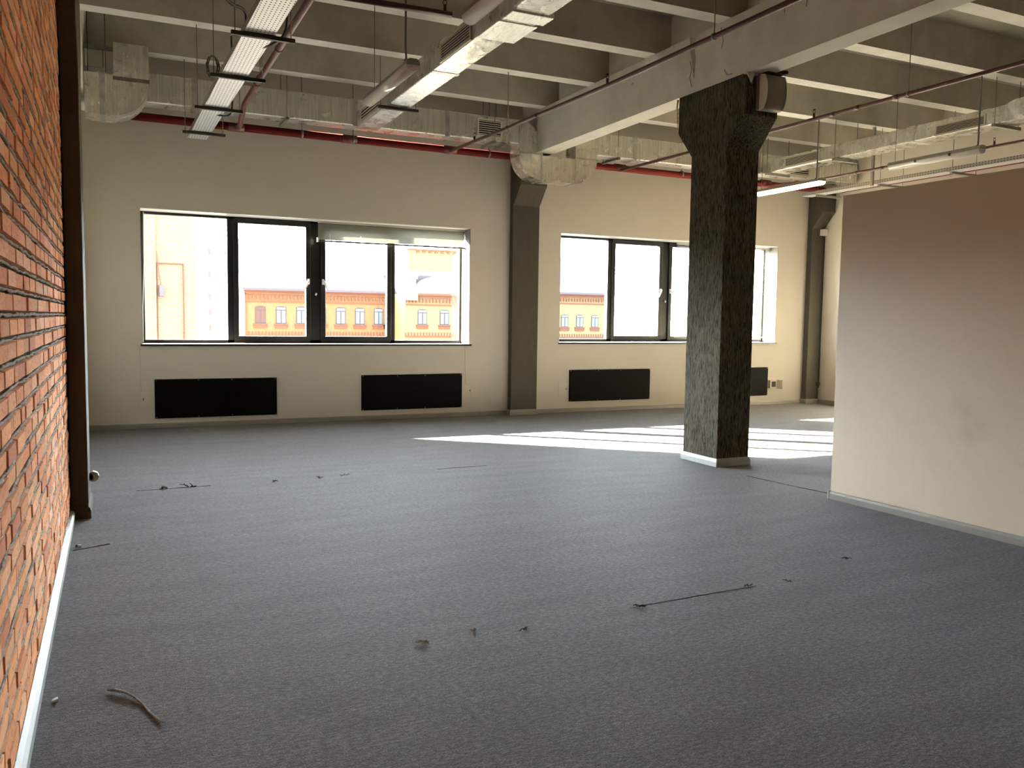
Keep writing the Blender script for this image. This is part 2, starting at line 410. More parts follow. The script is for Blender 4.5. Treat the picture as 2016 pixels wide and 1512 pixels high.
# plaster scraps and rusty packing on the central column head
b = MB(); b.prism([(6.69,3.945),(6.66,3.90),(6.675,3.945)], 'x', 5.655, 5.70)
b.box(5.655, 6.075, 6.68, 6.72, 3.935, 3.965)
b.prism([(5.66,3.95),(5.71,3.86),(5.74,3.95)], 'y', 6.66, 6.685)
tag(b.build('plaster_scrap', M_conc), 'cracked pale plaster edge peeling at the top of the central column', 'plaster')
b = MB(); b.box(5.93, 6.07, 6.56, 6.90, 3.955, 3.985); b.prism([(5.80,3.945),(5.96,3.975),(6.08,3.97),(6.02,3.94)], 'y', 6.56, 6.68)
tag(b.build('packing_board', simple('rotten_board', (.09,.065,.04), .9, noise=.5, nscale=20)), 'dark rotten board scrap above the beige wall speaker', 'board')
tag(MB().tube([(5.655,7.79,3.93),(5.65,7.80,3.85),(5.655,7.79,3.77),(5.652,7.785,3.62)], [.012,.008,.012,.003], 6).build('foam_bead', simple('yellow_foam', (.55,.47,.22), .9, noise=.4, nscale=40)),
    'yellowish foam drip on the far edge of the central column head', 'foam')

# partition
px0, px1 = 5.576, 5.72
b = MB()
def part_x(y): return 5.576 + (5.32-y)*.0236
ys = [5.32, YR]
b.hexa([(part_x(5.32),5.32,0),(part_x(YR),YR,0),(part_x(YR)+.12,YR,0),(part_x(5.32)+.12,5.32,0),
        (part_x(5.32),5.32,2.58),(part_x(YR),YR,2.58),(part_x(YR)+.12,YR,2.58),(part_x(5.32)+.12,5.32,2.58)])
tag(b.build('wall_partition', M_part), 'low cream partition wall stopping short of the ceiling', 'partition', kind='structure')
b = MB(); y0, y1 = 5.33, YR
pf = [(0,0),(-.017,0),(-.017,.045),(-.010,.062),(0,.066)]
n = len(pf)
b.add([(part_x(y0)+o,y0,z) for o,z in pf]+[(part_x(y1)+o,y1,z) for o,z in pf], [(i,i+1,n+i+1,n+i) for i in range(n-1)]+[tuple(range(n))])
tag(b.build('baseboard_partition', M_skirt), 'grey skirting along the foot of the cream partition', 'baseboard', kind='structure')
b = MB(); b.box(part_x(5.32)-.02, part_x(5.32)-.001, 5.325, 5.337, 0, .07)
tag(b.build('skirting_end_cap', M_skirtw), 'white end cap on the corner of the partition skirting', 'end cap')

# skirtings on walls
def skirt_x(name, x0, x1, y, mat, h=.066, t=.017):
    pf = [(0,0),(-t,0),(-t,h*.7),(-t*.6,h*.94),(0,h)]
    b = MB().prism([(y+o,z) for o,z in pf], 'x', x0, x1); return b.build(name, mat)
def skirt_y(name, y0, y1, x, s, mat, h=.066, t=.017):
    pf = [(0,0),(s*t,0),(s*t,h*.7),(s*t*.6,h*.94),(0,h)]
    b = MB().prism([(x+o,z) for o,z in pf], 'y', y0, y1); return b.build(name, mat)
a = skirt_x('baseboard_back', XL, 5.62, D, M_skirt, .062); tag(a, 'grey skirting below the left window up to the wall column', 'baseboard', kind='structure')
a = skirt_x('baseboard_back', 6.12, 11.78, D, M_skirt, .062); tag(a, 'grey skirting below the right window', 'baseboard', kind='structure')
a = skirt_y('baseboard_right', YR, 11.95, XR, -1, M_skirt, .075); tag(a, 'grey skirting at the foot of the right-hand wall', 'baseboard', kind='structure')
a = skirt_y('baseboard_left', 2.41, 6.84, XL, 1, M_skirtw, .07, .03); tag(a, 'white skirting along the foot of the brick wall', 'baseboard', kind='structure')
a = skirt_y('baseboard_left', YR, 2.405, XL, 1, M_skirtw, .07, .03); tag(a, 'nearer white skirting length along the brick wall', 'baseboard', kind='structure')

# ------------------------------------------------------------------ windows
def rect_frame(b, x0, x1, z0, z1, t, y0, y1, m=0):
    b.box(x0, x1, y0, y1, z0, z0+t, m); b.box(x0, x1, y0, y1, z1-t, z1, m)
    b.box(x0, x0+t, y0, y1, z0+t, z1-t, m); b.box(x1-t, x1, y0, y1, z0+t, z1-t, m)
def window(name, W, cuts, label):
    """cuts: (fixed glass), (sash), (sash), (fixed glass) x limits of the glass"""
    x0, x1, z0, z1 = W
    e = empty(name, ((x0+x1)/2, D+.36, z0), label, 'window', None, 'structure')
    y0, y1 = D+.335, D+.42
    b = MB(); rect_frame(b, x0, x1, z0, z1, .045, y0, y1)
    (g0,g1),(s0,s1),(t0,t1),(h0,h1) = cuts
    b.box(g1, s0-.055, y0, y1, z0, z1); b.box(s1+.055, t0-.055, y0, y1, z0, z1); b.box(t1+.055, h0, y0, y1, z0, z1)
    b.build('frame', M_frame, e)
    zb, zt = z0+.055, z1-.05
    for (a, c) in ((g0,g1),(h0,h1)):
        MB().box(a-.02, c+.02, D+.372, D+.378, zb-.02, zt+.02).build('pane', M_glass, e)
    for i, (a, c) in enumerate(((s0,s1),(t0,t1))):
        b = MB(); rect_frame(b, a-.062, c+.062, zb-.025, zt+.025, .07, y0-.02, y1-.015)
        sash = b.build('sash', M_frame, e, bevel=.006)
        MB().box(a-.005, c+.005, D+.372, D+.378, zb+.03, zt-.03).build('pane', M_glass, sash)
        hx = c+.03 if i == 0 else a-.03; sgn = -1 if i == 0 else 1
        hz = z0+.90
        b = MB(); b.box(hx-.015, hx+.015, y0-.032, y0-.018, hz-.045, hz+.035)
        b.cyl((hx,y0-.03,hz), (hx,y0-.065,hz), .011)
        b.tube([(hx,y0-.06,hz+.008),(hx+sgn*.02,y0-.068,hz-.03),(hx+sgn*.06,y0-.062,hz-.115)], [.013,.013,.011], 8)
        b.build('handle', M_white, sash)
    xm = (s1+t0)/2
    MB().tube([(xm+.005,y0-.022,z0+.73),(xm-.005,y0-.035,z0+.70)], .012, 8).build('restrictor', M_white, e)
    b = MB(); b.box(x0-.02, x1+.02, D-.03, y0+.01, z0-.03, z0-.004, 0); b.box(x0-.025, x1+.025, D-.034, D-.029, z0-.032, z0-.003, 1)
    b.build('sill', [M_sill, M_frame], e)
    b = MB(); b.box(x0, x1, D, y0, z1-.012, z1-.001)
    b.build('head_lining', M_white, e)
    MB().box(x1-.012, x1-.001, D, y0, z0, z1-.012).build('jamb_lining', M_jamb, e)
    return e
window('window_1', W1, ((.385,1.457),(1.60,2.55),(2.82,3.765),(3.888,4.945)), 'wide black-framed four-light window on the left of the window wall')
window('window_2', W2, ((6.61,7.664),(7.80,8.72),(8.98,9.92),(10.04,11.08)), 'wide black-framed window partly hidden behind the central column')

# blinds
e = empty('venetian_blind', (3.83, D+.20, 2.60), 'raised pale venetian blind bunched over the right half of the left window', 'blind', 'venetian blinds')
MB().box(2.69, 4.968, D+.185, D+.215, 2.855, 2.882).build('head_rail', M_blind, e)
b = MB(); z = 2.845
k = 0
while z > 2.625:
    b.hexa([(2.695,D+.187,z-.013),(4.965,D+.187,z-.013),(4.965,D+.212,z+.005),(2.695,D+.212,z+.005),
            (2.695,D+.187,z-.012),(4.965,D+.187,z-.012),(4.965,D+.212,z+.006),(2.695,D+.212,z+.006)]); z -= .0145
b.build('slats', M_blind, e)
MB().box(2.69, 4.968, D+.185, D+.215, 2.588, 2.612).build('bottom_rail', M_pier, e)
MB().box(2.678, 2.70, D+.18, D+.22, 2.584, 2.64).build('end_cap', M_white, e)
for x in (2.86, 3.32, 4.28, 4.74):
    MB().tube([(x,D+.180,2.70),(x+.003,D+.18,2.65),(x,D+.181,2.60),(x+.002,D+.181,2.575)], .005, 6).build('ladder_cord', M_white, e)
e = empty('venetian_blind', (10.0, D+.20, 1.2), 'lowered open venetian blind on the right half of the right window', 'blind', 'venetian blinds')
MB().box(8.99, 11.09, D+.185, D+.215, 2.865, 2.895).build('head_rail', M_blind, e)
b = MB(); z = 2.85
while z > 1.27:
    b.box(8.995, 11.085, D+.188, D+.212, z, z+.0012); z -= .024
b.build('slats', M_blind, e)
MB().box(8.99, 11.09, D+.185, D+.215, 1.225, 1.25).build('bottom_rail', M_blind, e)
b = MB()
for i in range(5):
    zz = 1.99-i*.014
    b.hexa([(8.97,D+.184,zz),(9.12+i*.006,D+.184,zz-.062),(9.12+i*.006,D+.200,zz-.066),(8.97,D+.200,zz-.004),(8.97,D+.184,zz+.0012),(9.12+i*.006,D+.184,zz-.0608),(9.12+i*.006,D+.200,zz-.0648),(8.97,D+.200,zz-.0028)])
b.build('bent_slats', M_pier, e)
for x in (9.3, 10.78):
    for dy in (.187, .213):
        MB().cyl((x,D+dy,2.87),(x,D+dy,1.24), .0015, 5).build('ladder_cord', M_white, e)
e = MB().tube([(.392,D+.30,2.87),(.388,D+.28,2.2),(.36,D+.12,1.6),(.355,D+.05,1.14)], .005, 6).build('blind_cord', M_white)
tag(e, 'thin white blind cord hanging down the left edge of the left window', 'cord')

# ------------------------------------------------------------------ radiator covers and hatches
def cover(loc, w, h, label):
    x, z = loc; yb = D+.001
    e = empty('radiator_cover', (x+w/2, yb, z), label, 'radiator cover', 'black radiator covers')
    MB().box(x, x+w, D-.026, yb, z, z+h).build('panel', M_black, e, bevel=.004)
    for fx in (.012, .345, .62, .988):
        for zz in (z+.015, z+h-.015):
            MB().cyl((x+w*fx,D-.024,zz),(x+w*fx,D-.030,zz), .007, 8).build('screw', M_screw, e)
    return e
c0 = cover((.478,.126), 1.582, .521, 'black radiator cover leftmost under the left window')
dup(c0, (3.276+.791, c0.location.y, .140), 'black radiator cover under the right part of the left window, left of a hatch')
c2 = dup(c0, (6.78+.77, c0.location.y, .172), 'black radiator cover under the right window, left of the central column')
dup(c0, (10.96-.791, c0.location.y, .168), 'black radiator cover mostly hidden behind the central column')
def hatch(x, z, label, lock):
    e = empty('access_hatch', (x+.09, D-.001, z), label, 'hatch', 'small square wall hatches')
    b = MB(); rect_frame(b, x, x+.182, z, z+.19, .018, D-.010, D-.001); b.build('frame', M_plastic, e)
    d = MB().box(x+.021, x+.161, D-.007, D-.001, z+.021, z+.169).build('door', M_plastic, e)
    lx = x+.145 if lock else x+.04
    MB().box(lx-.005, lx+.005, D-.011, D-.006, z+.085, z+.115).build('latch', M_dark, d)
    return e
hatch(4.853, .296, 'small cream hatch on the wall just left of the wall column', True)
hatch(6.562, .280, 'small cream hatch on the wall just right of the wall column', True)
hatch(.300, .285, 'small cream hatch left of the leftmost black radiator cover', False)
e = empty('socket_box', (11.06, D-.001, .29), 'open beige socket box right of the half-hidden radiator cover', 'socket')
MB().box(10.995, 11.15, D-.055, D-.001, .30, .45).build('housing', M_plastic, e, bevel=.006)
MB().hexa([(11.15,D-.055,.29),(11.158,D-.055,.29),(11.20,D-.16,.29),(11.19,D-.16,.29),(11.15,D-.055,.455),(11.158,D-.055,.455),(11.20,D-.16,.455),(11.19,D-.16,.455)]).build('lid', M_plastic, e)
MB().box(11.03, 11.125, D-.058, D-.054, .325, .425).build('recess', M_dark, e)
# thin cables from the sills
b = MB().tube([(.308,D-.004,1.09),(.312,D-.004,.6),(.315,D-.004,.47)], .004, 6)
tag(b.build('wall_cable', M_plastic), 'thin cream cable dropping from the left end of the left window sill', 'cable')
b = MB().tube([(4.905,D-.004,1.09),(4.92,D-.004,.8),(4.93,D-.004,.488)], .004, 6)
tag(b.build('wall_cable', M_plastic), 'thin cream cable dropping from the right end of the left window sill', 'cable')
# corner box and conduit
e = empty('junction_box', (12.05, 11.93, 3.16), 'small white box on the corner column where its head starts to flare', 'box')
MB().box(11.985, 12.10, 11.885, 11.963, 3.15, 3.265).build('housing', M_white, e, bevel=.006)
MB().box(11.985, 12.10, 11.878, 11.885, 3.15, 3.265).build('lid', M_plastic, e, bevel=.003)
b = MB().tube([(12.10,11.955,3.14),(12.102,11.956,2.2),(12.098,11.956,1.2),(12.10,11.955,.30)], .011, 8)
b.box(12.04, 12.112, 11.93, 11.964, .34, .40)
tag(b.build('conduit', M_pier), 'dark conduit running down the side of the corner column', 'conduit')
# round socket behind the left column
e = empty('wall_socket', (-.17, 7.2, .2), 'round cream socket sticking out beside the foot of the left dark column', 'socket')
MB().cyl((-.163,7.24,.248),(-.163,7.19,.248), .042, 8).build('body', M_plastic, e, bevel=.004)
MB().box(-.19, -.163, 7.19, 7.24, .225, .27).build('mount', M_plastic, e)

# ------------------------------------------------------------------ wall speaker
e = empty('wall_speaker', (5.92, 6.63, 3.6), 'beige curved-front loudspeaker on the central column head', 'speaker')
x0, x1 = 5.79, 6.045
MB().box(x0, x1, 6.64, 6.695, 3.60, 3.935).build('back_box', M_spk, e, bevel=.006)
front = [(6.645,3.595),(6.585,3.60),(6.555,3.66),(6.54,3.73),(6.538,3.79),(6.548,3.86),(6.575,3.925),(6.645,3.94)]
MB().prism(front, 'x', x0+.004, x1-.004, smooth=True).build('grille_shell', M_spk, e)
for xx in (x0-.002, x1-.008):
    MB().prism([(y-.004,z) for y,z in front], 'x', xx, xx+.010).build('side_rim', M_plastic, e)
MB().cyl((5.735,6.70,3.86),(5.735,6.685,3.86), .012, 10).build('wall_plug', M_screw, e)

# ------------------------------------------------------------------ ducts
def grille(parent, face, a0, a1, z0, z1, pos, n=6, xbars=0):
    """face 'y-' (on plane y=pos) or 'x-' (on plane x=pos)"""
    b = MB(); t = .022
    def bx(u0,u1,w0,w1,d0,d1,m):
        if face == 'y-': b.box(u0,u1,pos-d1,pos-d0,w0,w1,m)
        else: b.box(pos-d1,pos-d0,u0,u1,w0,w1,m)
    bx(a0,a1,z0,z0+t,0,.014,0); bx(a0,a1,z1-t,z1,0,.014,0); bx(a0,a0+t,z0+t,z1-t,0,.014,0); bx(a1-t,a1,z0+t,z1-t,0,.014,0)
    bx(a0+t,a1-t,z0+t,z1-t,.0,.003,1)
    h = (z1-z0-2*t)
    for i in range(n):
        zz = z0+t+h*(i+.5)/n
        bx(a0+t,a1-t,zz-h/n*.16,zz+h/n*.16,.003,.010,0)
    for i in range(xbars):
        uu = a0+t+(a1-a0-2*t)*(i+.5)/xbars
        bx(uu-.003,uu+.003,z0+t,z1-t,.003,.009,0)
    return b.build('grille', [M_plastic, M_dark], parent)
def rod(parent, x, y, z0, z1=4.552, r=.005, mat=None):
    return MB().cyl((x,y,z0),(x,y,z1), r, 6).build('hanger_rod', mat or M_wire, parent)

# long duct on the window wall, with the dip under the beam
e = empty('air_duct', (5.9, 11.35, 3.55), 'foil-clad duct along the top of the window wall dipping in a U under the beam', 'duct', 'foil-clad air ducts')
ya, yb = 11.20, 11.50
MB().box(-.24, 5.36, ya, yb, 4.04, 4.38).build('straight_run', M_foil, e, bevel=.012)
MB().box(6.67, 12.06, ya, yb, 4.0, 4.335).build('straight_run', M_foil, e, bevel=.012)
up = [(5.36,4.38)] + arc(5.36,4.0,.37,90,0,10)[1:] + [(5.73,3.91)] + [(6.30,3.91),(6.30,4.0)] + arc(6.67,4.0,.335,180,90,10)[1:]
up = [(5.36,4.04),(5.36,4.38)] + arc(5.36,4.01,.37,90,0,12)[1:] + [(5.73,3.91),(6.30,3.91),(6.30,4.335),(6.67,4.335),(6.67,3.91)]
up += arc(6.30,3.92,.37,0,-90,12)[1:] + [(5.73,3.55)] + arc(5.73,3.92,.37,-90,-180,12)[1:]
MB().prism(up, 'y', ya-.004, yb+.004, smooth=False).build('u_bend', M_foil2, e)
for x in (5.73, 6.30):
    MB().box(x-.012, x+.012, ya-.014, yb+.01, 3.54, 3.915).build('flange', M_tape, e)
for z in (3.925,):
    MB().box(5.352, 5.738, ya-.012, yb+.01, z-.012, z+.012).build('flange', M_tape, e)
    MB().box(6.292, 6.678, ya-.012, yb+.01, z-.012, z+.012).build('flange', M_tape, e)
for x in (2.95, .95, 4.25, 7.35, 8.6, 9.8):
    zz = (4.04, 4.38) if x < 6 else (4.0, 4.335)
    MB().box(x-.03, x+.03, ya-.006, yb+.006, zz[0]-.008, zz[1]+.006).build('foil_tape', M_tape, e)
grille(e, 'y-', 4.70, 5.085, 4.085, 4.335, ya, 7, 0)
grille(e, 'y-', 10.30, 10.92, 4.03, 4.30, ya, 7)
for x in (2.05, 4.94, 5.15, 7.0, 9.0):
    zz = 4.04 if x < 6 else 4.0
    br = MB().box(x-.02, x+.02, ya-.10, yb+.08, zz-.045, zz-.012).build('bracket', M_wire, e)
    MB().cyl((x,ya-.07,zz-.05),(x,ya-.07,ZT), .005, 6).build('hanger_rod', M_wire, br)
    MB().cyl((x,yb+.06,zz-.05),(x,yb+.06,ZT), .005, 6).build('hanger_rod', M_wire, br)

# duct dropping and turning at the left end
e = empty('air_duct', (.1, 10.85, 3.73), 'foil-clad duct elbow rising to the ceiling beside the left dark column', 'duct', 'foil-clad air ducts')
el = [(-.24,3.74),(.02,3.735)] + arc(.02,4.14,.405,-90,0,12)[1:] + [(.422,4.545),(.058,4.545),(.058,4.185),(-.24,4.185)]
MB().prism(el, 'y', 10.70, 11.12).build('elbow', M_foil2, e)
MB().box(-.09, -.03, 10.692, 11.128, 3.73, 4.19).build('foil_tape', M_tape, e)
MB().box(.05, .43, 10.693, 11.127, 4.13, 4.17).build('foil_tape', simple('brown_tape', (.22,.16,.13), .6, metal=.3, noise=.3, nscale=20), e)
for x in (-.2, -.02):
    MB().cyl((x,10.68,4.19),(x,10.68,ZT), .005, 6).build('hanger_rod', M_dsteel, e)

# duct in the left bay
e = empty('air_duct', (3.11, 8.5, 4.0), 'foil-clad supply duct crossing the left bay beside two tube lights', 'duct', 'foil-clad air ducts')
MB().box(2.97, 3.25, 7.10, 11.195, 4.0, 4.235).build('straight_run', M_foil2Y, e, bevel=.012)
MB().box(2.97, 3.31, -3.5, 7.10, 4.0, 4.235).build('straight_run', M_foilY, e, bevel=.02)
for (y0, y1, o) in ((6.62,7.10,.02),(6.35,6.55,.035),(8.24,8.32,.012),(9.80,9.86,.008)):
    xr = 3.31 if y0 < 7.05 else 3.25
    MB().box(2.965, xr+o, y0, y1, 4.0-o*.5, 4.24).build('foil_wrap', M_foil, e, bevel=.008)
grille(e, 'x-', 10.10, 10.98, 4.02, 4.215, 2.97, 4)
grille(e, 'x-', 7.23, 8.02, 4.01, 4.205, 2.97, 6)
grille(e, 'x-', 4.6, 5.4, 4.02, 4.215, 2.97, 5)
for y in (9.82, 5.2):
    br = MB().box(2.86, 3.35, y-.022, y+.022, 3.955, 3.99).build('bracket', M_dsteel, e)
    for x in (2.885, 3.325):
        MB().cyl((x,y,3.94),(x,y,4.60 if y > 9 else ZT), .005, 6).build('hanger_rod', M_wire, br)

# duct in the right bay
e = empty('air_duct', (10.05, 8.5, 4.0), 'foil-clad duct with two long grilles crossing the right bay above the partition', 'duct', 'foil-clad air ducts')
MB().box(9.90, 10.25, 6.95, 11.02, 4.0, 4.205).build('straight_run', M_foil2Y, e, bevel=.012)
b = MB()
nseg = 26
prev = None
for i in range(nseg+1):
    y = 6.95-i*.13; o = .012*math.sin(i*2.1)+.01*random.uniform(-1,1)
    g = min(1, i/3)
    b.v += [(9.90-g*.03+o,y,4.0-g*.03+o*.6),(10.25+g*.04+o,y,4.0-g*.03-o*.5),(10.25+g*.04,y,4.205+g*.06),(9.90-g*.03-o,y,4.205+g*.05+o)]
    if i:
        q = 4*(i-1)
        for k in range(4):
            j = (k+1) % 4
            b.f.append([q+k,q+j,q+4+j,q+4+k]); b.m.append(0); b.sm.append(False); b.col.append(None)
b.build('flexible_run', M_foilY, e)
grille(e, 'x-', 9.95, 10.70, 4.015, 4.185, 9.90, 6)
grille(e, 'x-', 7.20, 7.92, 4.0, 4.15, 9.90, 6)
for (y0,y1) in ((9.60,9.72),(8.25,8.33),(10.93,11.02)):
    MB().box(9.893, 10.256, y0, y1, 3.994, 4.211).build('foil_wrap', M_foil, e, bevel=.006)
for y in (9.60, 7.05, 11.05):
    br = MB().box(9.82, 10.33, y-.02, y+.02, 3.95, 3.99).build('bracket', M_galv, e)
    for x in (9.85, 10.30):
        MB().cyl((x,y,3.95),(x,y,4.60), .005, 6).build('hanger_rod', M_wire, br)

# ------------------------------------------------------------------ sprinkler pipes
YP = 11.70; ZP = 3.955
e = empty('sprinkler_pipe', (5.8, YP, ZP), 'thick bright red sprinkler main along the window wall under the foil duct', 'pipe', 'red sprinkler pipes')
MB().cyl((-.24,YP,ZP+.01),(11.78,YP,ZP-.02), .052, 16).build('main_pipe', M_red, e)
for x in (1.5, 3.0, 4.477, 7.39, 10.4):
    MB().cyl((x-.10,YP,ZP),(x+.10,YP,ZP), .058, 16).build('coupling', M_dred, e)
for x in (2.35, 3.05, 8.6, -.05, 5.1):
    c = MB().cyl((x-.012,YP,ZP),(x+.012,YP,ZP), .060, 14).build('clamp', M_wire, e)
    MB().cyl((x,YP,ZP+.05),(x,YP,ZT), .005, 6).build('hanger_rod', M_wire, c)

def sprinkler(parent, x, y, z, mat):
    h = MB().cyl((x,y,z),(x,y,z+.055), .014, 10).build('sprinkler_head', mat, parent)
    b = MB()
    b.tube([(x-.013,y,z+.055),(x-.017,y,z+.075),(x-.004,y,z+.095)], .003, 5)
    b.tube([(x+.013,y,z+.055),(x+.017,y,z+.075),(x+.004,y,z+.095)], .003, 5)
    b.cyl((x,y,z+.094),(x,y,z+.098), .016, 10)
    b.build('deflector', M_dark, h)
def branch(x, path, r, mat, label, heads, hangers, joints=()):
    e = empty('sprinkler_pipe', (x, 7, 3.88), label, 'pipe', 'red sprinkler pipes')
    MB().tube(path, r, 12).build('branch_pipe', mat, e)
    def zat(y):
        for (p, q) in zip(path[:-1], path[1:]):
            if min(p[1],q[1]) <= y <= max(p[1],q[1]):
                t = (y-p[1])/(q[1]-p[1]); return p[2]+(q[2]-p[2])*t
        return path[-1][2]
    for y in heads: sprinkler(e, x, y, zat(y)+r*.6, mat)
    for y in joints:
        MB().cyl((x,y-.03,zat(y)),(x,y+.03,zat(y)), r*1.18, 12).build('coupling', mat, e)
    for y in hangers:
        c = MB().cyl((x,y-.012,zat(y)),(x,y+.012,zat(y)), r*1.35, 12).build('clamp', M_wire, e)
        MB().cyl((x,y,zat(y)+r),(x,y,4.58), .005, 6).build('hanger_rod', M_wire, c)
    return e
p0 = branch(1.5, [(1.5,YP-.03,3.945),(1.5,11.40,3.90),(1.5,11.24,3.93),(1.5,11.12,3.99),(1.5,10.93,4.075),(1.5,10.7,4.085),(1.5,-3.6,4.06)], .032, M_dred,
       'brownish red sprinkler pipe with a kinked end beside the perforated cable tray', (), (9.69,), (9.9, 8.55, 6.95))
MB().tube([(1.5,6.95,4.08),(2.66,6.93,4.085)], .026, 12).build('side_branch', M_dred2, p0)
sprinkler(p0, 2.60, 6.93, 4.105, M_dred2)
branch(4.477, [(4.477,YP-.04,3.93),(4.477,9.6,3.875),(4.477,7.3,3.83),(4.477,-3.6,3.80)], .022, M_dred2,
       'dark red sprinkler pipe running just left of the concrete beam', (10.76,7.35), (9.69,5.70), (8.9,))
branch(7.39, [(7.39,YP-.04,3.91),(7.39,8.4,3.872),(7.39,6.2,3.858),(7.39,-3.6,3.84)], .022, M_dred2,
       'dark red sprinkler pipe right of the central column head', (7.54,), (6.25,8.345), (7.25,6.9,6.4))
branch(10.4, [(10.4,YP-.04,3.92),(10.4,10.6,3.835),(10.4,7.0,3.835),(10.4,-3.6,3.82)], .020, M_dred2,
       'thin dark red sprinkler pipe behind the unlit tube light over the partition', (7.43,), (9.69,), (9.2,))
b = MB().tube([(12.09,11.6,3.92),(12.09,-3.6,3.90)], .022, 10)
tag(b.build('wall_pipe', M_red), 'thin bright red pipe high on the right-hand wall above the partition', 'pipe')

# ------------------------------------------------------------------ cable trays
def tray(xa, xb, z, ya, yb, dx, label, brk, bx0, bx1, mb):
    """runs from the far end ya to the near end yb; drifts by dx"""
    e = empty('cable_tray', (xa, 8, z), label, 'cable tray', 'perforated cable trays')
    MB().hexa([(xa,ya,z),(xa+dx,yb,z),(xb+dx,yb,z),(xb,ya,z),(xa,ya,z+.002),(xa+dx,yb,z+.002),(xb+dx,yb,z+.002),(xb,ya,z+.002)]).build('tray_floor', M_perf, e)
    for x in (xa, xb-.0015):
        MB().hexa([(x,ya,z),(x+dx,yb,z),(x+dx+.0015,yb,z),(x+.0015,ya,z),(x,ya,z+.055),(x+dx,yb,z+.055),(x+dx+.0015,yb,z+.055),(x+.0015,ya,z+.055)]).build('side_rail', M_perfs, e)
    for y in brk:
        d = dx*(y-ya)/(yb-ya)
        br = MB().box(bx0+d, bx1+d, y-.018, y+.018, z-.034, z-.002).build('bracket', mb, e)
        MB().box(xa+d-.008, xb+d+.008, y-.028, y+.028, z-.006, z-.001).build('clip_plate', mb, br)
        for x in (bx0+.03+d, bx1-.03+d):
            MB().cyl((x,y,z-.05),(x,y,4.56), .0045, 6).build('hanger_rod', M_wire, br)
    return e
tray(.886, 1.119, 3.72, 11.5, -3.0, .27, 'pale perforated cable tray hanging near the brick wall', (11.04,9.69,8.345,7.045,5.70), .79, 1.28, M_dsteel)
tray(10.82, 11.04, 3.70, 11.25, -3.0, 0, 'perforated cable tray hanging above the partition near the right wall', (10.95,9.66,8.40,7.045), 10.86, 11.42, M_galv)
tag(MB().box(10.70, 10.735, 9.64, 9.68, 3.66, 4.56).build('channel_post', M_galv), 'perforated steel channel dropping from the ceiling to the right-hand cable tray', 'post')

def cable(name, pts, r, label, mat=M_cable):
    # smooth the polyline a little
    P = [Vector(p) for p in pts]; out = []
    for i in range(len(P)-1):
        p0 = P[max(i-1,0)]; p1 = P[i]; p2 = P[i+1]; p3 = P[min(i+2,len(P)-1)]
        for k in range(6):
            t = k/6
            out.append(.5*((2*p1)+(p2-p0)*t+(2*p0-5*p1+4*p2-p3)*t*t+(3*p1-p0-3*p2+p3)*t**3))
    out.append(P[-1])
    return tag(MB().tube(out, r, 7).build(name, mat), label, 'cable')
cable('power_cable', [(.80,7.02,4.552),(.80,7.02,4.3),(.80,7.05,4.02),(.88,7.15,3.96),(1.02,7.3,3.95),(1.03,7.5,3.76)], .012, 'black cable dropping from the ceiling onto the left cable tray')
cable('power_cable', [(1.14,7.5,3.74),(1.22,7.25,3.72),(1.30,7.1,3.80),(1.30,7.05,4.1),(1.30,7.05,4.552)], .009, 'black cable looping up right of the left cable tray at its nearest bracket')
cable('power_cable', [(1.06,10.1,3.74),(1.16,9.95,3.70),(1.22,9.9,3.74),(1.235,9.9,3.95),(1.23,9.9,4.552)], .010, 'black cable hanging in a loop from the left cable tray near the kinked pipe')
pts = []
for i in range(40):
    w = i/40*2*PI*3.2
    pts.append((.90+.05*math.cos(w)+.012*math.sin(w*2.3), 8.62+.02*math.sin(w*.7), 3.85+.10*math.sin(w)))
tag(MB().tube(pts, .006, 6).build('cable_coil', simple('grey_cable', (.10,.09,.075), .6)), 'coil of thin grey cable bunched on the left cable tray', 'cable')

# ------------------------------------------------------------------ tube lights
def tube_light(x, y0, y1, z, label, lit=False, rods=()):
    e = empty('tube_light', (x, y0, z), label, 'light fixture', 'suspended tube lights')
    ym = y1
    w = .062
    prof = [(x-w,z+.052)] + [(x+math.cos(math.radians(a))*w*1.0, z+.05+math.sin(math.radians(a))*.055) for a in range(190, 351, 16)] + [(x+w,z+.052)]
    MB().prism([(x-w,z+.05),(x-w*.9,z+.085),(x-w*.5,z+.10),(x+w*.5,z+.10),(x+w*.9,z+.085),(x+w,z+.05)], 'y', y0, y1, smooth=False).build('housing', M_galv, e, bevel=.003)
    MB().prism(prof, 'y', y0+.012, y1-.012, smooth=True).build('diffuser', M_lit if lit else M_diff, e)
    if not lit:
        for dx in (-.026, .026):
            MB().cyl((x+dx,y0+.06,z+.028),(x+dx,y1-.06,z+.028), .013, 10).build('tube', M_white, e)
        MB().box(x-.055, x+.055, y0+.03, y1-.03, z+.046, z+.050).build('reflector', M_white, e)
    return e
def pendant(e, x, y, z, top=4.56):
    c = MB().tube([(x,y,top),(x,y,z+.20),(x+.01,y+.01,z+.11),(x,y+.03,z+.095)], .010, 8).build('suspension_conduit', M_wire, e)
    return c
z1_, X1_ = 3.60, 2.345
t1 = tube_light(X1_, 7.00, 8.38, z1_, 'unlit tube light left of the left-bay foil duct, wholly in view'); pendant(t1, X1_-.05, 7.06, z1_)
MB().cyl((X1_+.02,8.25,z1_+.09),(X1_+.02,8.25,4.56), .004, 6).build('hanger_wire', M_wire, t1)
t2 = dup(t1, (X1_, 4.38, z1_), 'unlit tube light beside the left-bay foil duct, cut off by the photo top')
MB().cyl((X1_+.02,5.69,z1_+.09),(X1_+.02,5.69,4.56), .004, 6).build('hanger_wire', M_wire, t2)
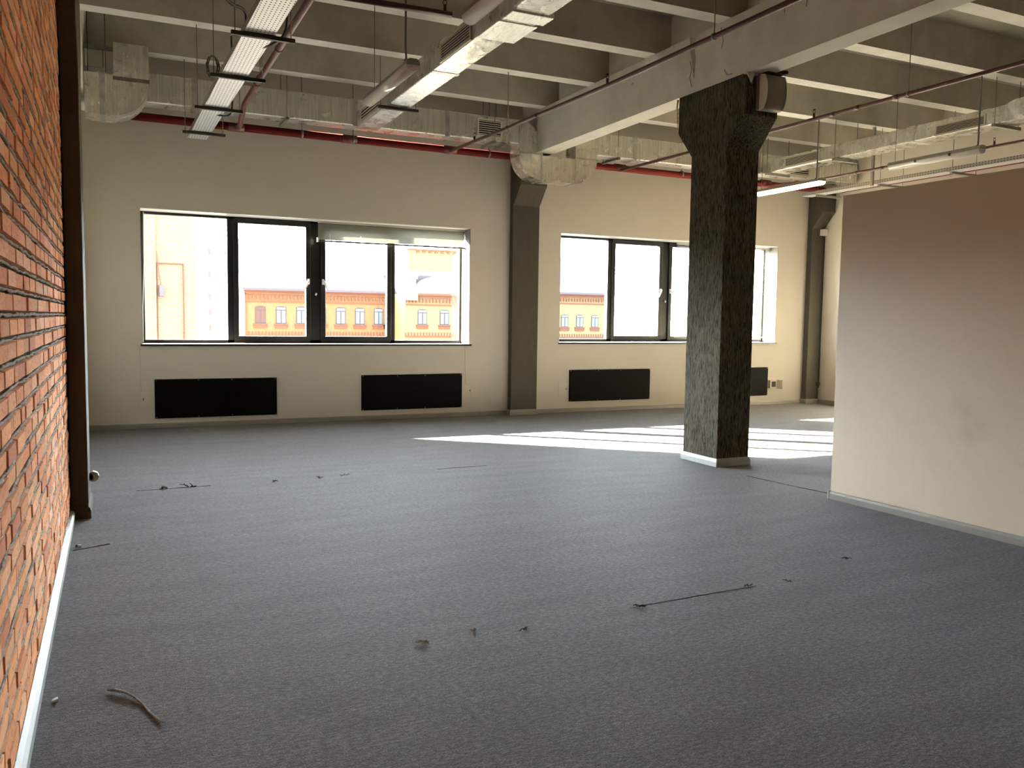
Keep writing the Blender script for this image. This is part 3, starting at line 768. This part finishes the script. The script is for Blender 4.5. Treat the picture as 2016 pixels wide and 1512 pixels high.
t3 = tube_light(9.64, 9.60, 11.0, 3.585, 'lit tube light glowing warm white beside the central column', True); pendant(t3, 9.60, 9.69, 3.585)
t4 = tube_light(9.60, 7.0, 8.36, 3.60, 'unlit tube light hanging above the partition under the right-hand foil duct'); pendant(t4, 9.585, 7.06, 3.60)
dup(t3, (2.345, 1.76, 3.585), 'added unseen fill light above the camera in line with the unlit pair')  # lit copy added out of view to warm the foreground
dup(t3, (9.60, .2, 3.585), 'added unseen fill light in the right bay behind the partition')  # second lit copy, added out of view as warm fill
MB().cyl((9.66,10.95,3.68),(9.66,10.95,4.58), .004, 6).build('hanger_wire', M_wire, t3)
MB().cyl((9.62,8.30,3.69),(9.62,8.30,4.58), .004, 6).build('hanger_wire', M_wire, t4)
for yy in (7.4, 7.9):
    MB().box(9.525, 9.54, yy, yy+.02, 3.63, 3.66).build('clip', M_dsteel, t4)

# ------------------------------------------------------------------ carpet seams and debris
def seam(pts, r, label):
    b = MB(); out = []
    for (x0,y0),(x1,y1) in zip(pts[:-1],pts[1:]):
        n = max(2, int(math.hypot(x1-x0,y1-y0)/.05))
        for i in range(n):
            t = i/n; out.append((x0+(x1-x0)*t, y0+(y1-y0)*t+random.uniform(-.004,.004), .001))
    out.append((*pts[-1], .001))
    b.tube(out, [r*random.uniform(.4,1.2) for _ in out], 5)
    return tag(b.build('carpet_seam', M_lint), label, 'carpet seam', 'carpet seams')
seam([(.15,7.78),(.75,7.79)], .003, 'short dark frayed carpet seam on the floor near the left dark column')
seam([(2.9,7.86),(3.45,7.87)], .0025, 'short dark carpet seam line in the middle of the floor before the sunlit patch')
seam([(2.42,3.64),(3.30,3.67)], .0016, 'thin dark carpet seam running across the near floor')
seam([(5.61,6.43),(5.66,5.9),(5.72,5.47)], .004, 'dark ragged carpet seam from the central column to the partition corner')
seam([(-.26,5.93),(-.05,6.02)], .004, 'short dark carpet tear beside the brick wall skirting')
def lint(x, y, s, label, mat=M_lint, n=4):
    b = MB()
    for k in range(n):
        a = random.uniform(0, 2*PI); l = s*random.uniform(.5,1)
        q = [(x+random.uniform(-.3,.3)*s, y+random.uniform(-.2,.2)*s, .004)]
        for i in range(4):
            a += random.uniform(-.9,.9); q.append((q[-1][0]+math.cos(a)*l/4, q[-1][1]+math.sin(a)*l/4, .004+random.uniform(0,.25)*s))
        b.tube(q, random.uniform(.035,.08)*s, 5)
    return tag(b.build('lint', mat), label, 'lint', 'scraps of carpet lint')
lint(1.279,3.599,.05,'curled lint scrap left of the other near-floor scraps', M_thread)
lint(1.538,3.648,.04,'small lint scrap between the curled scrap and the dark clump', M_thread)
lint(1.778,3.574,.04,'dark clump of lint in the middle of the near floor')
lint(2.47,3.636,.04,'lint clump at the left end of the near carpet seam')
lint(3.25,3.675,.045,'lint clump at the right end of the near carpet seam')
lint(3.519,3.654,.035,'thin lint scrap just right of the near carpet seam')
lint(4.225,3.869,.045,'dark lint scrap on the floor in front of the partition')
lint(.36,7.80,.07,'dark lint clump on the floor near the left column, left of its twin')
lint(.58,7.79,.08,'dark lint clump on the floor near the left column, right of its twin')
lint(1.30,7.77,.05,'small dark lint scrap farther along the middle carpet seam')
lint(1.71,7.815,.04,'tiny lint scrap on the middle carpet seam, second from its right end')
lint(1.97,7.83,.05,'small lint scrap right of the tiny one in the middle of the floor')
lint(-.24,6.0,.05,'dark lint with a white fleck by the brick wall skirting')
tag(MB().box(-.235,-.215,5.995,6.01,.004,.018).build('paper_scrap', M_white), 'tiny white paper fleck by the brick wall skirting', 'paper')
tag(MB().hexa([(-.245,3.60,.001),(-.222,3.605,.001),(-.225,3.64,.001),(-.243,3.63,.001),(-.245,3.60,.006),(-.222,3.605,.012),(-.225,3.64,.006),(-.243,3.63,.004)]).build('paper_scrap', M_white),
    'white paper scrap against the skirting, level with the carpet thread', 'paper')
th = [(-.045,3.615),(-.02,3.605),(.015,3.565),(.045,3.515),(.075,3.44),(.095,3.36),(.125,3.27),(.14,3.24)]
b = MB().tube([(x,y,.007+.004*math.sin(i)) for i,(x,y) in enumerate(th)], [.002,.0055,.005,.0042,.0045,.004,.0042,.002], 6)
b.tube([(-.02,3.605,.01),(-.012,3.58,.016),(-.002,3.57,.01)], .004, 5); b.tube([(-.05,3.63,.006),(-.02,3.61,.012)], .004, 5)
tag(b.build('carpet_thread', M_thread), 'long frayed grey carpet thread lying on the near floor', 'thread')
b = MB().tube([(-.285,2.43,.075),(-.277,2.42,.06),(-.272,2.40,.03),(-.268,2.385,.01)], .0015, 5)
tag(b.build('wire', M_cable), 'thin dark wire lying over the brick wall skirting', 'wire')

# ------------------------------------------------------------------ outside
GZ = -12
M_asph = simple('street', (.12,.115,.11), .9, noise=.1)
tag(MB().box(-150,250,D+.5,320,GZ-.3,GZ).build('ground', M_asph), 'street level far below the windows', 'ground', kind='structure')
M_fac = simple('orange_facade_brick', (.205,.112,.055), .9, noise=.12, nscale=3)
M_fac2 = simple('yellow_facade_brick', (.25,.175,.085), .9, noise=.06, nscale=3)
M_facd = simple('darker_facade_trim', (.135,.058,.036), .9, noise=.1, nscale=5)
M_roofm = simple('pale_metal_roof', (.22,.215,.225), .5)
M_roofg = simple('grey_metal_gutter', (.075,.06,.08), .5)
M_stone = simple('pale_stone', (.24,.21,.17), .8)
M_wglass = simple('facade_window_glass', (.10,.12,.14), .15, spec=.6)
M_wframe = simple('facade_window_frame', (.035,.034,.045), .5)
M_curt = simple('brown_window_board', (.09,.045,.035), .8)
def tower_mat():
    m, nt, out = newmat('tower_brick')
    b = N(nt, 'ShaderNodeBsdfPrincipled', Roughness=.9)
    v = coords(nt, (1,1,1), (PI/2,0,0))
    br = N(nt, 'ShaderNodeTexBrick', Scale=1.0); br.offset = .5
    br.inputs['Brick Width'].default_value = .22; br.inputs['Row Height'].default_value = .075; br.inputs['Mortar Size'].default_value = .012
    br.inputs['Color1'].default_value = (.235,.165,.095,1); br.inputs['Color2'].default_value = (.19,.115,.07,1); br.inputs['Mortar'].default_value = (.24,.20,.13,1)
    nt.links.new(v, br.inputs['Vector']); nt.links.new(br.outputs['Color'], b.inputs['Base Color'])
    nt.links.new(b.outputs[0], out.inputs['Surface']); return m
M_tow = tower_mat()
def facade_window(parent, x, z0, w, h, y, mat=None):
    f = MB()
    # arched surround, frame and sill bracket
    arch = [(x,z0),(x+w,z0),(x+w,z0+h*.92)] + [(x+w/2+w/2*math.cos(math.radians(a)), z0+h*.92+h*.08*math.sin(math.radians(a))) for a in range(20,180,20)] + [(x,z0+h*.92)]
    f.prism(arch, 'y', y-.05, y+.02, 0)
    wn = f.build('window', M_wframe, parent)
    hh = h*.74
    for (a, c) in ((x+.07, x+w/2-.05), (x+w/2+.05, x+w-.07)):
        MB().box(a, c, y-.07, y-.03, z0+.08, z0+hh).build('pane', mat or M_wglass, wn)
    MB().box(x+.07, x+w-.07, y-.07, y-.03, z0+hh+.09, z0+h*.93).build('pane', mat or M_roofm, wn)
    b = MB(); b.box(x-.18, x+w+.18, y-.14, y, z0-.12, z0); b.box(x-.12, x+w+.12, y-.09, y, z0-.42, z0-.12)
    b.build('window_sill', M_facd, wn)
def facade(parent, x0, x1, y, ztop, mat, wins, depth=14, zw=.85, h=1.62, w=.93, board=()):
    MB().box(x0, x1, y, y+depth, GZ, ztop).build('wall', mat, parent)
    b = MB(); b.box(x0-.15, x1+.05, y-.30, y, ztop-.18, ztop+.02); b.box(x0-.05, x1, y-.15, y, ztop-.42, ztop-.18)
    xx = x0
    while xx < x1-.2:
        b.box(xx, xx+.16, y-.12, y, ztop-.85, ztop-.5); xx += .34
    b.box(x0, x1, y-.10, y, ztop-1.12, ztop-.98)
    xx = x0
    while xx < x1-.2:
        b.box(xx, xx+.12, y-.07, y, zw-1.05, zw-.72); xx += .30
    b.box(x0, x1, y-.08, y, zw-1.2, zw-1.05)
    b.build('cornice', M_facd, parent)
    for i, x in enumerate(wins):
        facade_window(parent, x, zw, w, h, y, M_curt if i in board else None)
    # lower storeys
    for fl in (1,2,3):
        b = MB()
        for x in wins: b.box(x, x+w, y-.03, y+.02, zw-3.6*fl, zw-3.6*fl+h)
        b.build('window_row', M_wframe, parent)
def roof(parent, x0, x1, y, z, rise=4.4, depth=14):
    MB().prism([(y-.35,z),(y+depth*.5,z+rise),(y+depth+.3,z),(y+depth+.3,z-.05),(y-.35,z-.05)], 'x', x0-.2, x1+.1).build('roof', M_roofm, parent)
    MB().box(x0-.25, x1+.1, y-.45, y-.30, z-.12, z+.10).build('gutter', M_roofg, parent)

e = empty('brick_building', (17.8, 80, GZ), 'long orange brick building with arched windows beyond the left window', 'building', 'buildings outside the windows')
facade(e, 10.84, 24.60, 80, 3.95, M_fac, [11.75+1.86*i for i in range(7)]+[24.0], board=(0,))
roof(e, 10.84, 24.5, 80, 4.0)
MB().box(10.82, 10.95, 79.85, 80, GZ, 3.6).build('downpipe', M_facd, e)
for (x, z, w, h) in ((12.6,5.3,.33,.8),(19.8,6.2,.36,.9),(24.1,6.2,.5,.7)):
    MB().box(x, x+w, 85.0, 85.6, z-.6, z+h*.6).build('chimney', M_roofg, e)
e = empty('brick_building', (27.5, 76, GZ), 'orange brick house front with a curved stone pediment seen right of the long brick building', 'building', 'buildings outside the windows')
facade(e, 24.75, 32.5, 76, 3.85, M_fac2, [26.0, 28.22, 30.4], depth=12, zw=.93, h=1.45, w=.92)
ped = [(24.95,3.7),(24.95,5.2),(25.8,5.2),(25.8,4.6)] + [(28.9+3.2*math.cos(math.radians(a)), 4.3+1.3*math.sin(math.radians(a))) for a in range(170,0,-10)] + [(32.3,3.7)]
MB().prism(ped, 'y', 75.9, 76.5).build('pediment', M_stone, e)
MB().box(24.85, 25.95, 75.8, 76.6, 5.2, 5.55).build('pier_cap', M_stone, e)
MB().prism([(76.5,3.9),(76.5,5.6),(82,6.3),(88,3.9)], 'x', 24.9, 32.4).build('roof', M_roofg, e)
MB().box(24.68, 25.9, 75.62, 75.98, 3.2, 3.93).build('corner_block', M_stone, e)
e = empty('yellow_building', (29, 100, GZ), 'plain yellow building rising behind the curved pediment', 'building', 'buildings outside the windows')
MB().box(32.9, 46, 100, 112, GZ, 10.0).build('wall', M_fac2, e)
b = MB()
for i in range(12): b.box(34+i*.8, 34.4+i*.8, 99.85, 100, 9.6, 9.85)
b.box(32.8, 46.1, 99.8, 100, 9.9, 10.1); b.build('cornice', M_facd, e)
e = empty('brick_building', (45, 80, GZ), 'orange brick building wing seen through the left pane of the right window', 'building', 'buildings outside the windows')
facade(e, 38.0, 49.4, 80, 4.4, M_fac2, [39.9,41.75,43.55,45.42,47.33], zw=.80, h=1.36, w=.90)
roof(e, 38.0, 49.4, 80, 4.45)
e = empty('brick_tower', (1.9, 40, GZ), 'tall pale brick tower at the far left of the left window', 'building', 'buildings outside the windows')
b = MB(); b.box(-.6, 3.35, 40, 44, GZ, 10); b.build('wall', M_tow, e)
b = MB(); b.box(-.6, 1.72, 39.85, 40, GZ, 10); b.build('pilaster', M_tow, e)
MB().box(-70, -.62, 40.5, 52, GZ, 4.6).build('unseen_shade_wing', M_tow, e)  # unseen wing, added to keep low sky light off the partition top
b = MB(); rect_frame(b, 1.74, 2.86, GZ, 3.77, .05, 39.92, 40.02); b.build('recess_edge', M_facd, e)
MB().box(1.83, 2.02, 39.6, 39.9, 2.32, 2.78).build('vent_unit', M_roofg, e)
MB().tube([(1.75,39.8,4.25),(1.80,39.8,3.6),(1.90,39.8,2.9),(1.82,39.8,2.3)], .02, 6).build('drain_pipe', M_facd, e)
e = empty('white_building', (12.5, 120, GZ), 'pale apartment block between the brick tower and the long brick building', 'building', 'buildings outside the windows')
MB().box(10.1, 16.5, 120, 130, GZ, 12).build('wall', simple('white_render', (.30,.30,.30), .8), e)
for x in (11.5, 13.6):
    for i, z in enumerate((-.6,1.5,3.6,6.5,9.5)):
        w_ = MB().box(x, x+.55, 119.95, 120, z, z+1.0).build('window', M_roofm, e)
        MB().box(x+.1, x+.45, 119.93, 119.96, z+.1, z+.9).build('pane', M_roofg, w_)

rt = random.Random(3)
b = MB()
def limb(p, d, l, r, k):
    q = p + d*l
    b.tube([p, p+d*l*.5+Vector((rt.uniform(-.08,.08),0,0))*l, q], [r, r*.8, r*.55], 6)
    if k:
        for _ in range(3):
            limb(p+d*l*rt.uniform(.6,1), (d+Vector((rt.uniform(-.8,.8),rt.uniform(-.5,.5),rt.uniform(-.1,.5)))).normalized(), l*.62, r*.62, k-1)
limb(Vector((40.2,60,GZ)), Vector((0,0,1)), 11.0, .16, 0)
for a in (-.45,-.2,.1,.35,.5): limb(Vector((40.2,60,-1.4)), Vector((a,.1,1)).normalized(), 1.5, .05, 2)
tag(b.build('bare_tree', simple('pale_bark', (.10,.09,.10), .9)), 'bare tree top outside, seen through the second pane of the right window', 'tree')

# ------------------------------------------------------------------ light
w = bpy.data.worlds.new('sky'); S.world = w; w.use_nodes = True
nt = w.node_tree; nt.nodes.clear()
bg = nt.nodes.new('ShaderNodeBackground'); out = nt.nodes.new('ShaderNodeOutputWorld')
# hazy morning sky: brightest on the sun's side of the street, dimmer behind the building
bg.inputs[0].default_value = (.86,.93,1.0,1)
tc = N(nt, 'ShaderNodeTexCoord'); dt = N(nt, 'ShaderNodeVectorMath', operation='DOT_PRODUCT')
dt.inputs[1].default_value = Vector((-.30,.954,0)).normalized()
nt.links.new(tc.outputs['Generated'], dt.inputs[0])
mr = N(nt, 'ShaderNodeMapRange', interpolation_type='SMOOTHSTEP')
mr.inputs['From Min'].default_value = .1; mr.inputs['From Max'].default_value = .95
mr.inputs['To Min'].default_value = 0; mr.inputs['To Max'].default_value = 1
nt.links.new(dt.outputs['Value'], mr.inputs['Value'])
sx = N(nt, 'ShaderNodeSeparateXYZ'); nt.links.new(tc.outputs['Generated'], sx.inputs[0])
el = N(nt, 'ShaderNodeFloatCurve'); cv = el.mapping.curves[0]
cv.points[0].location = (0, .30); cv.points[1].location = (1, .10)
for p in ((.06,.55),(.12,1.0),(.22,1.0),(.34,.6),(.5,.28),(.7,.15)): cv.points.new(*p)
el.mapping.update()
nt.links.new(sx.outputs['Z'], el.inputs['Value'])
m1 = N(nt, 'ShaderNodeMath', operation='MULTIPLY'); nt.links.new(mr.outputs['Result'], m1.inputs[0]); nt.links.new(el.outputs[0], m1.inputs[1])
m2 = N(nt, 'ShaderNodeMath', operation='MULTIPLY_ADD'); nt.links.new(m1.outputs[0], m2.inputs[0]); m2.inputs[1].default_value = 105; m2.inputs[2].default_value = 10
nt.links.new(m2.outputs[0], bg.inputs[1])
nt.links.new(bg.outputs[0], out.inputs[0])
sd = bpy.data.lights.new('sun', 'SUN'); sd.energy = 460; sd.color = (1,.87,.66); sd.angle = math.radians(.6)
so = bpy.data.objects.new('sun', sd); COL.objects.link(so)
so.rotation_euler = Vector((1.18,-1,-.533)).to_track_quat('-Z','Y').to_euler()
so.location = (-20, 40, 25)

# ------------------------------------------------------------------ camera
f, yaw, pitch, roll = 1659.3, .441889, -.0759039, .0138659
cy, sy = math.cos(yaw), math.sin(yaw)
F = Vector((sy*math.cos(pitch), cy*math.cos(pitch), math.sin(pitch)))
R = Vector((cy,-sy,0)); U = R.cross(F)
c, s = math.cos(roll), math.sin(roll)
R2 = c*R + s*U; U2 = -s*R + c*U
cam = bpy.data.cameras.new('camera'); co = bpy.data.objects.new('camera', cam); COL.objects.link(co)
cam.sensor_width = 36; cam.lens = 36*f/2016; cam.clip_end = 1000; cam.clip_start = .05
co.matrix_world = Matrix(((R2.x,U2.x,-F.x,0),(R2.y,U2.y,-F.y,0),(R2.z,U2.z,-F.z,1.5),(0,0,0,1)))
S.camera = co
S.view_settings.view_transform = 'Standard'; S.view_settings.look = 'None'
S.view_settings.gamma = 1; S.view_settings.use_curve_mapping = False
S.view_settings.exposure = .10
S.cycles.use_denoising = True
S.cycles.max_bounces = 12; S.cycles.diffuse_bounces = 8; S.cycles.transparent_max_bounces = 16
S.cycles.sample_clamp_indirect = 10
S.cycles.caustics_reflective = False; S.cycles.caustics_refractive = False
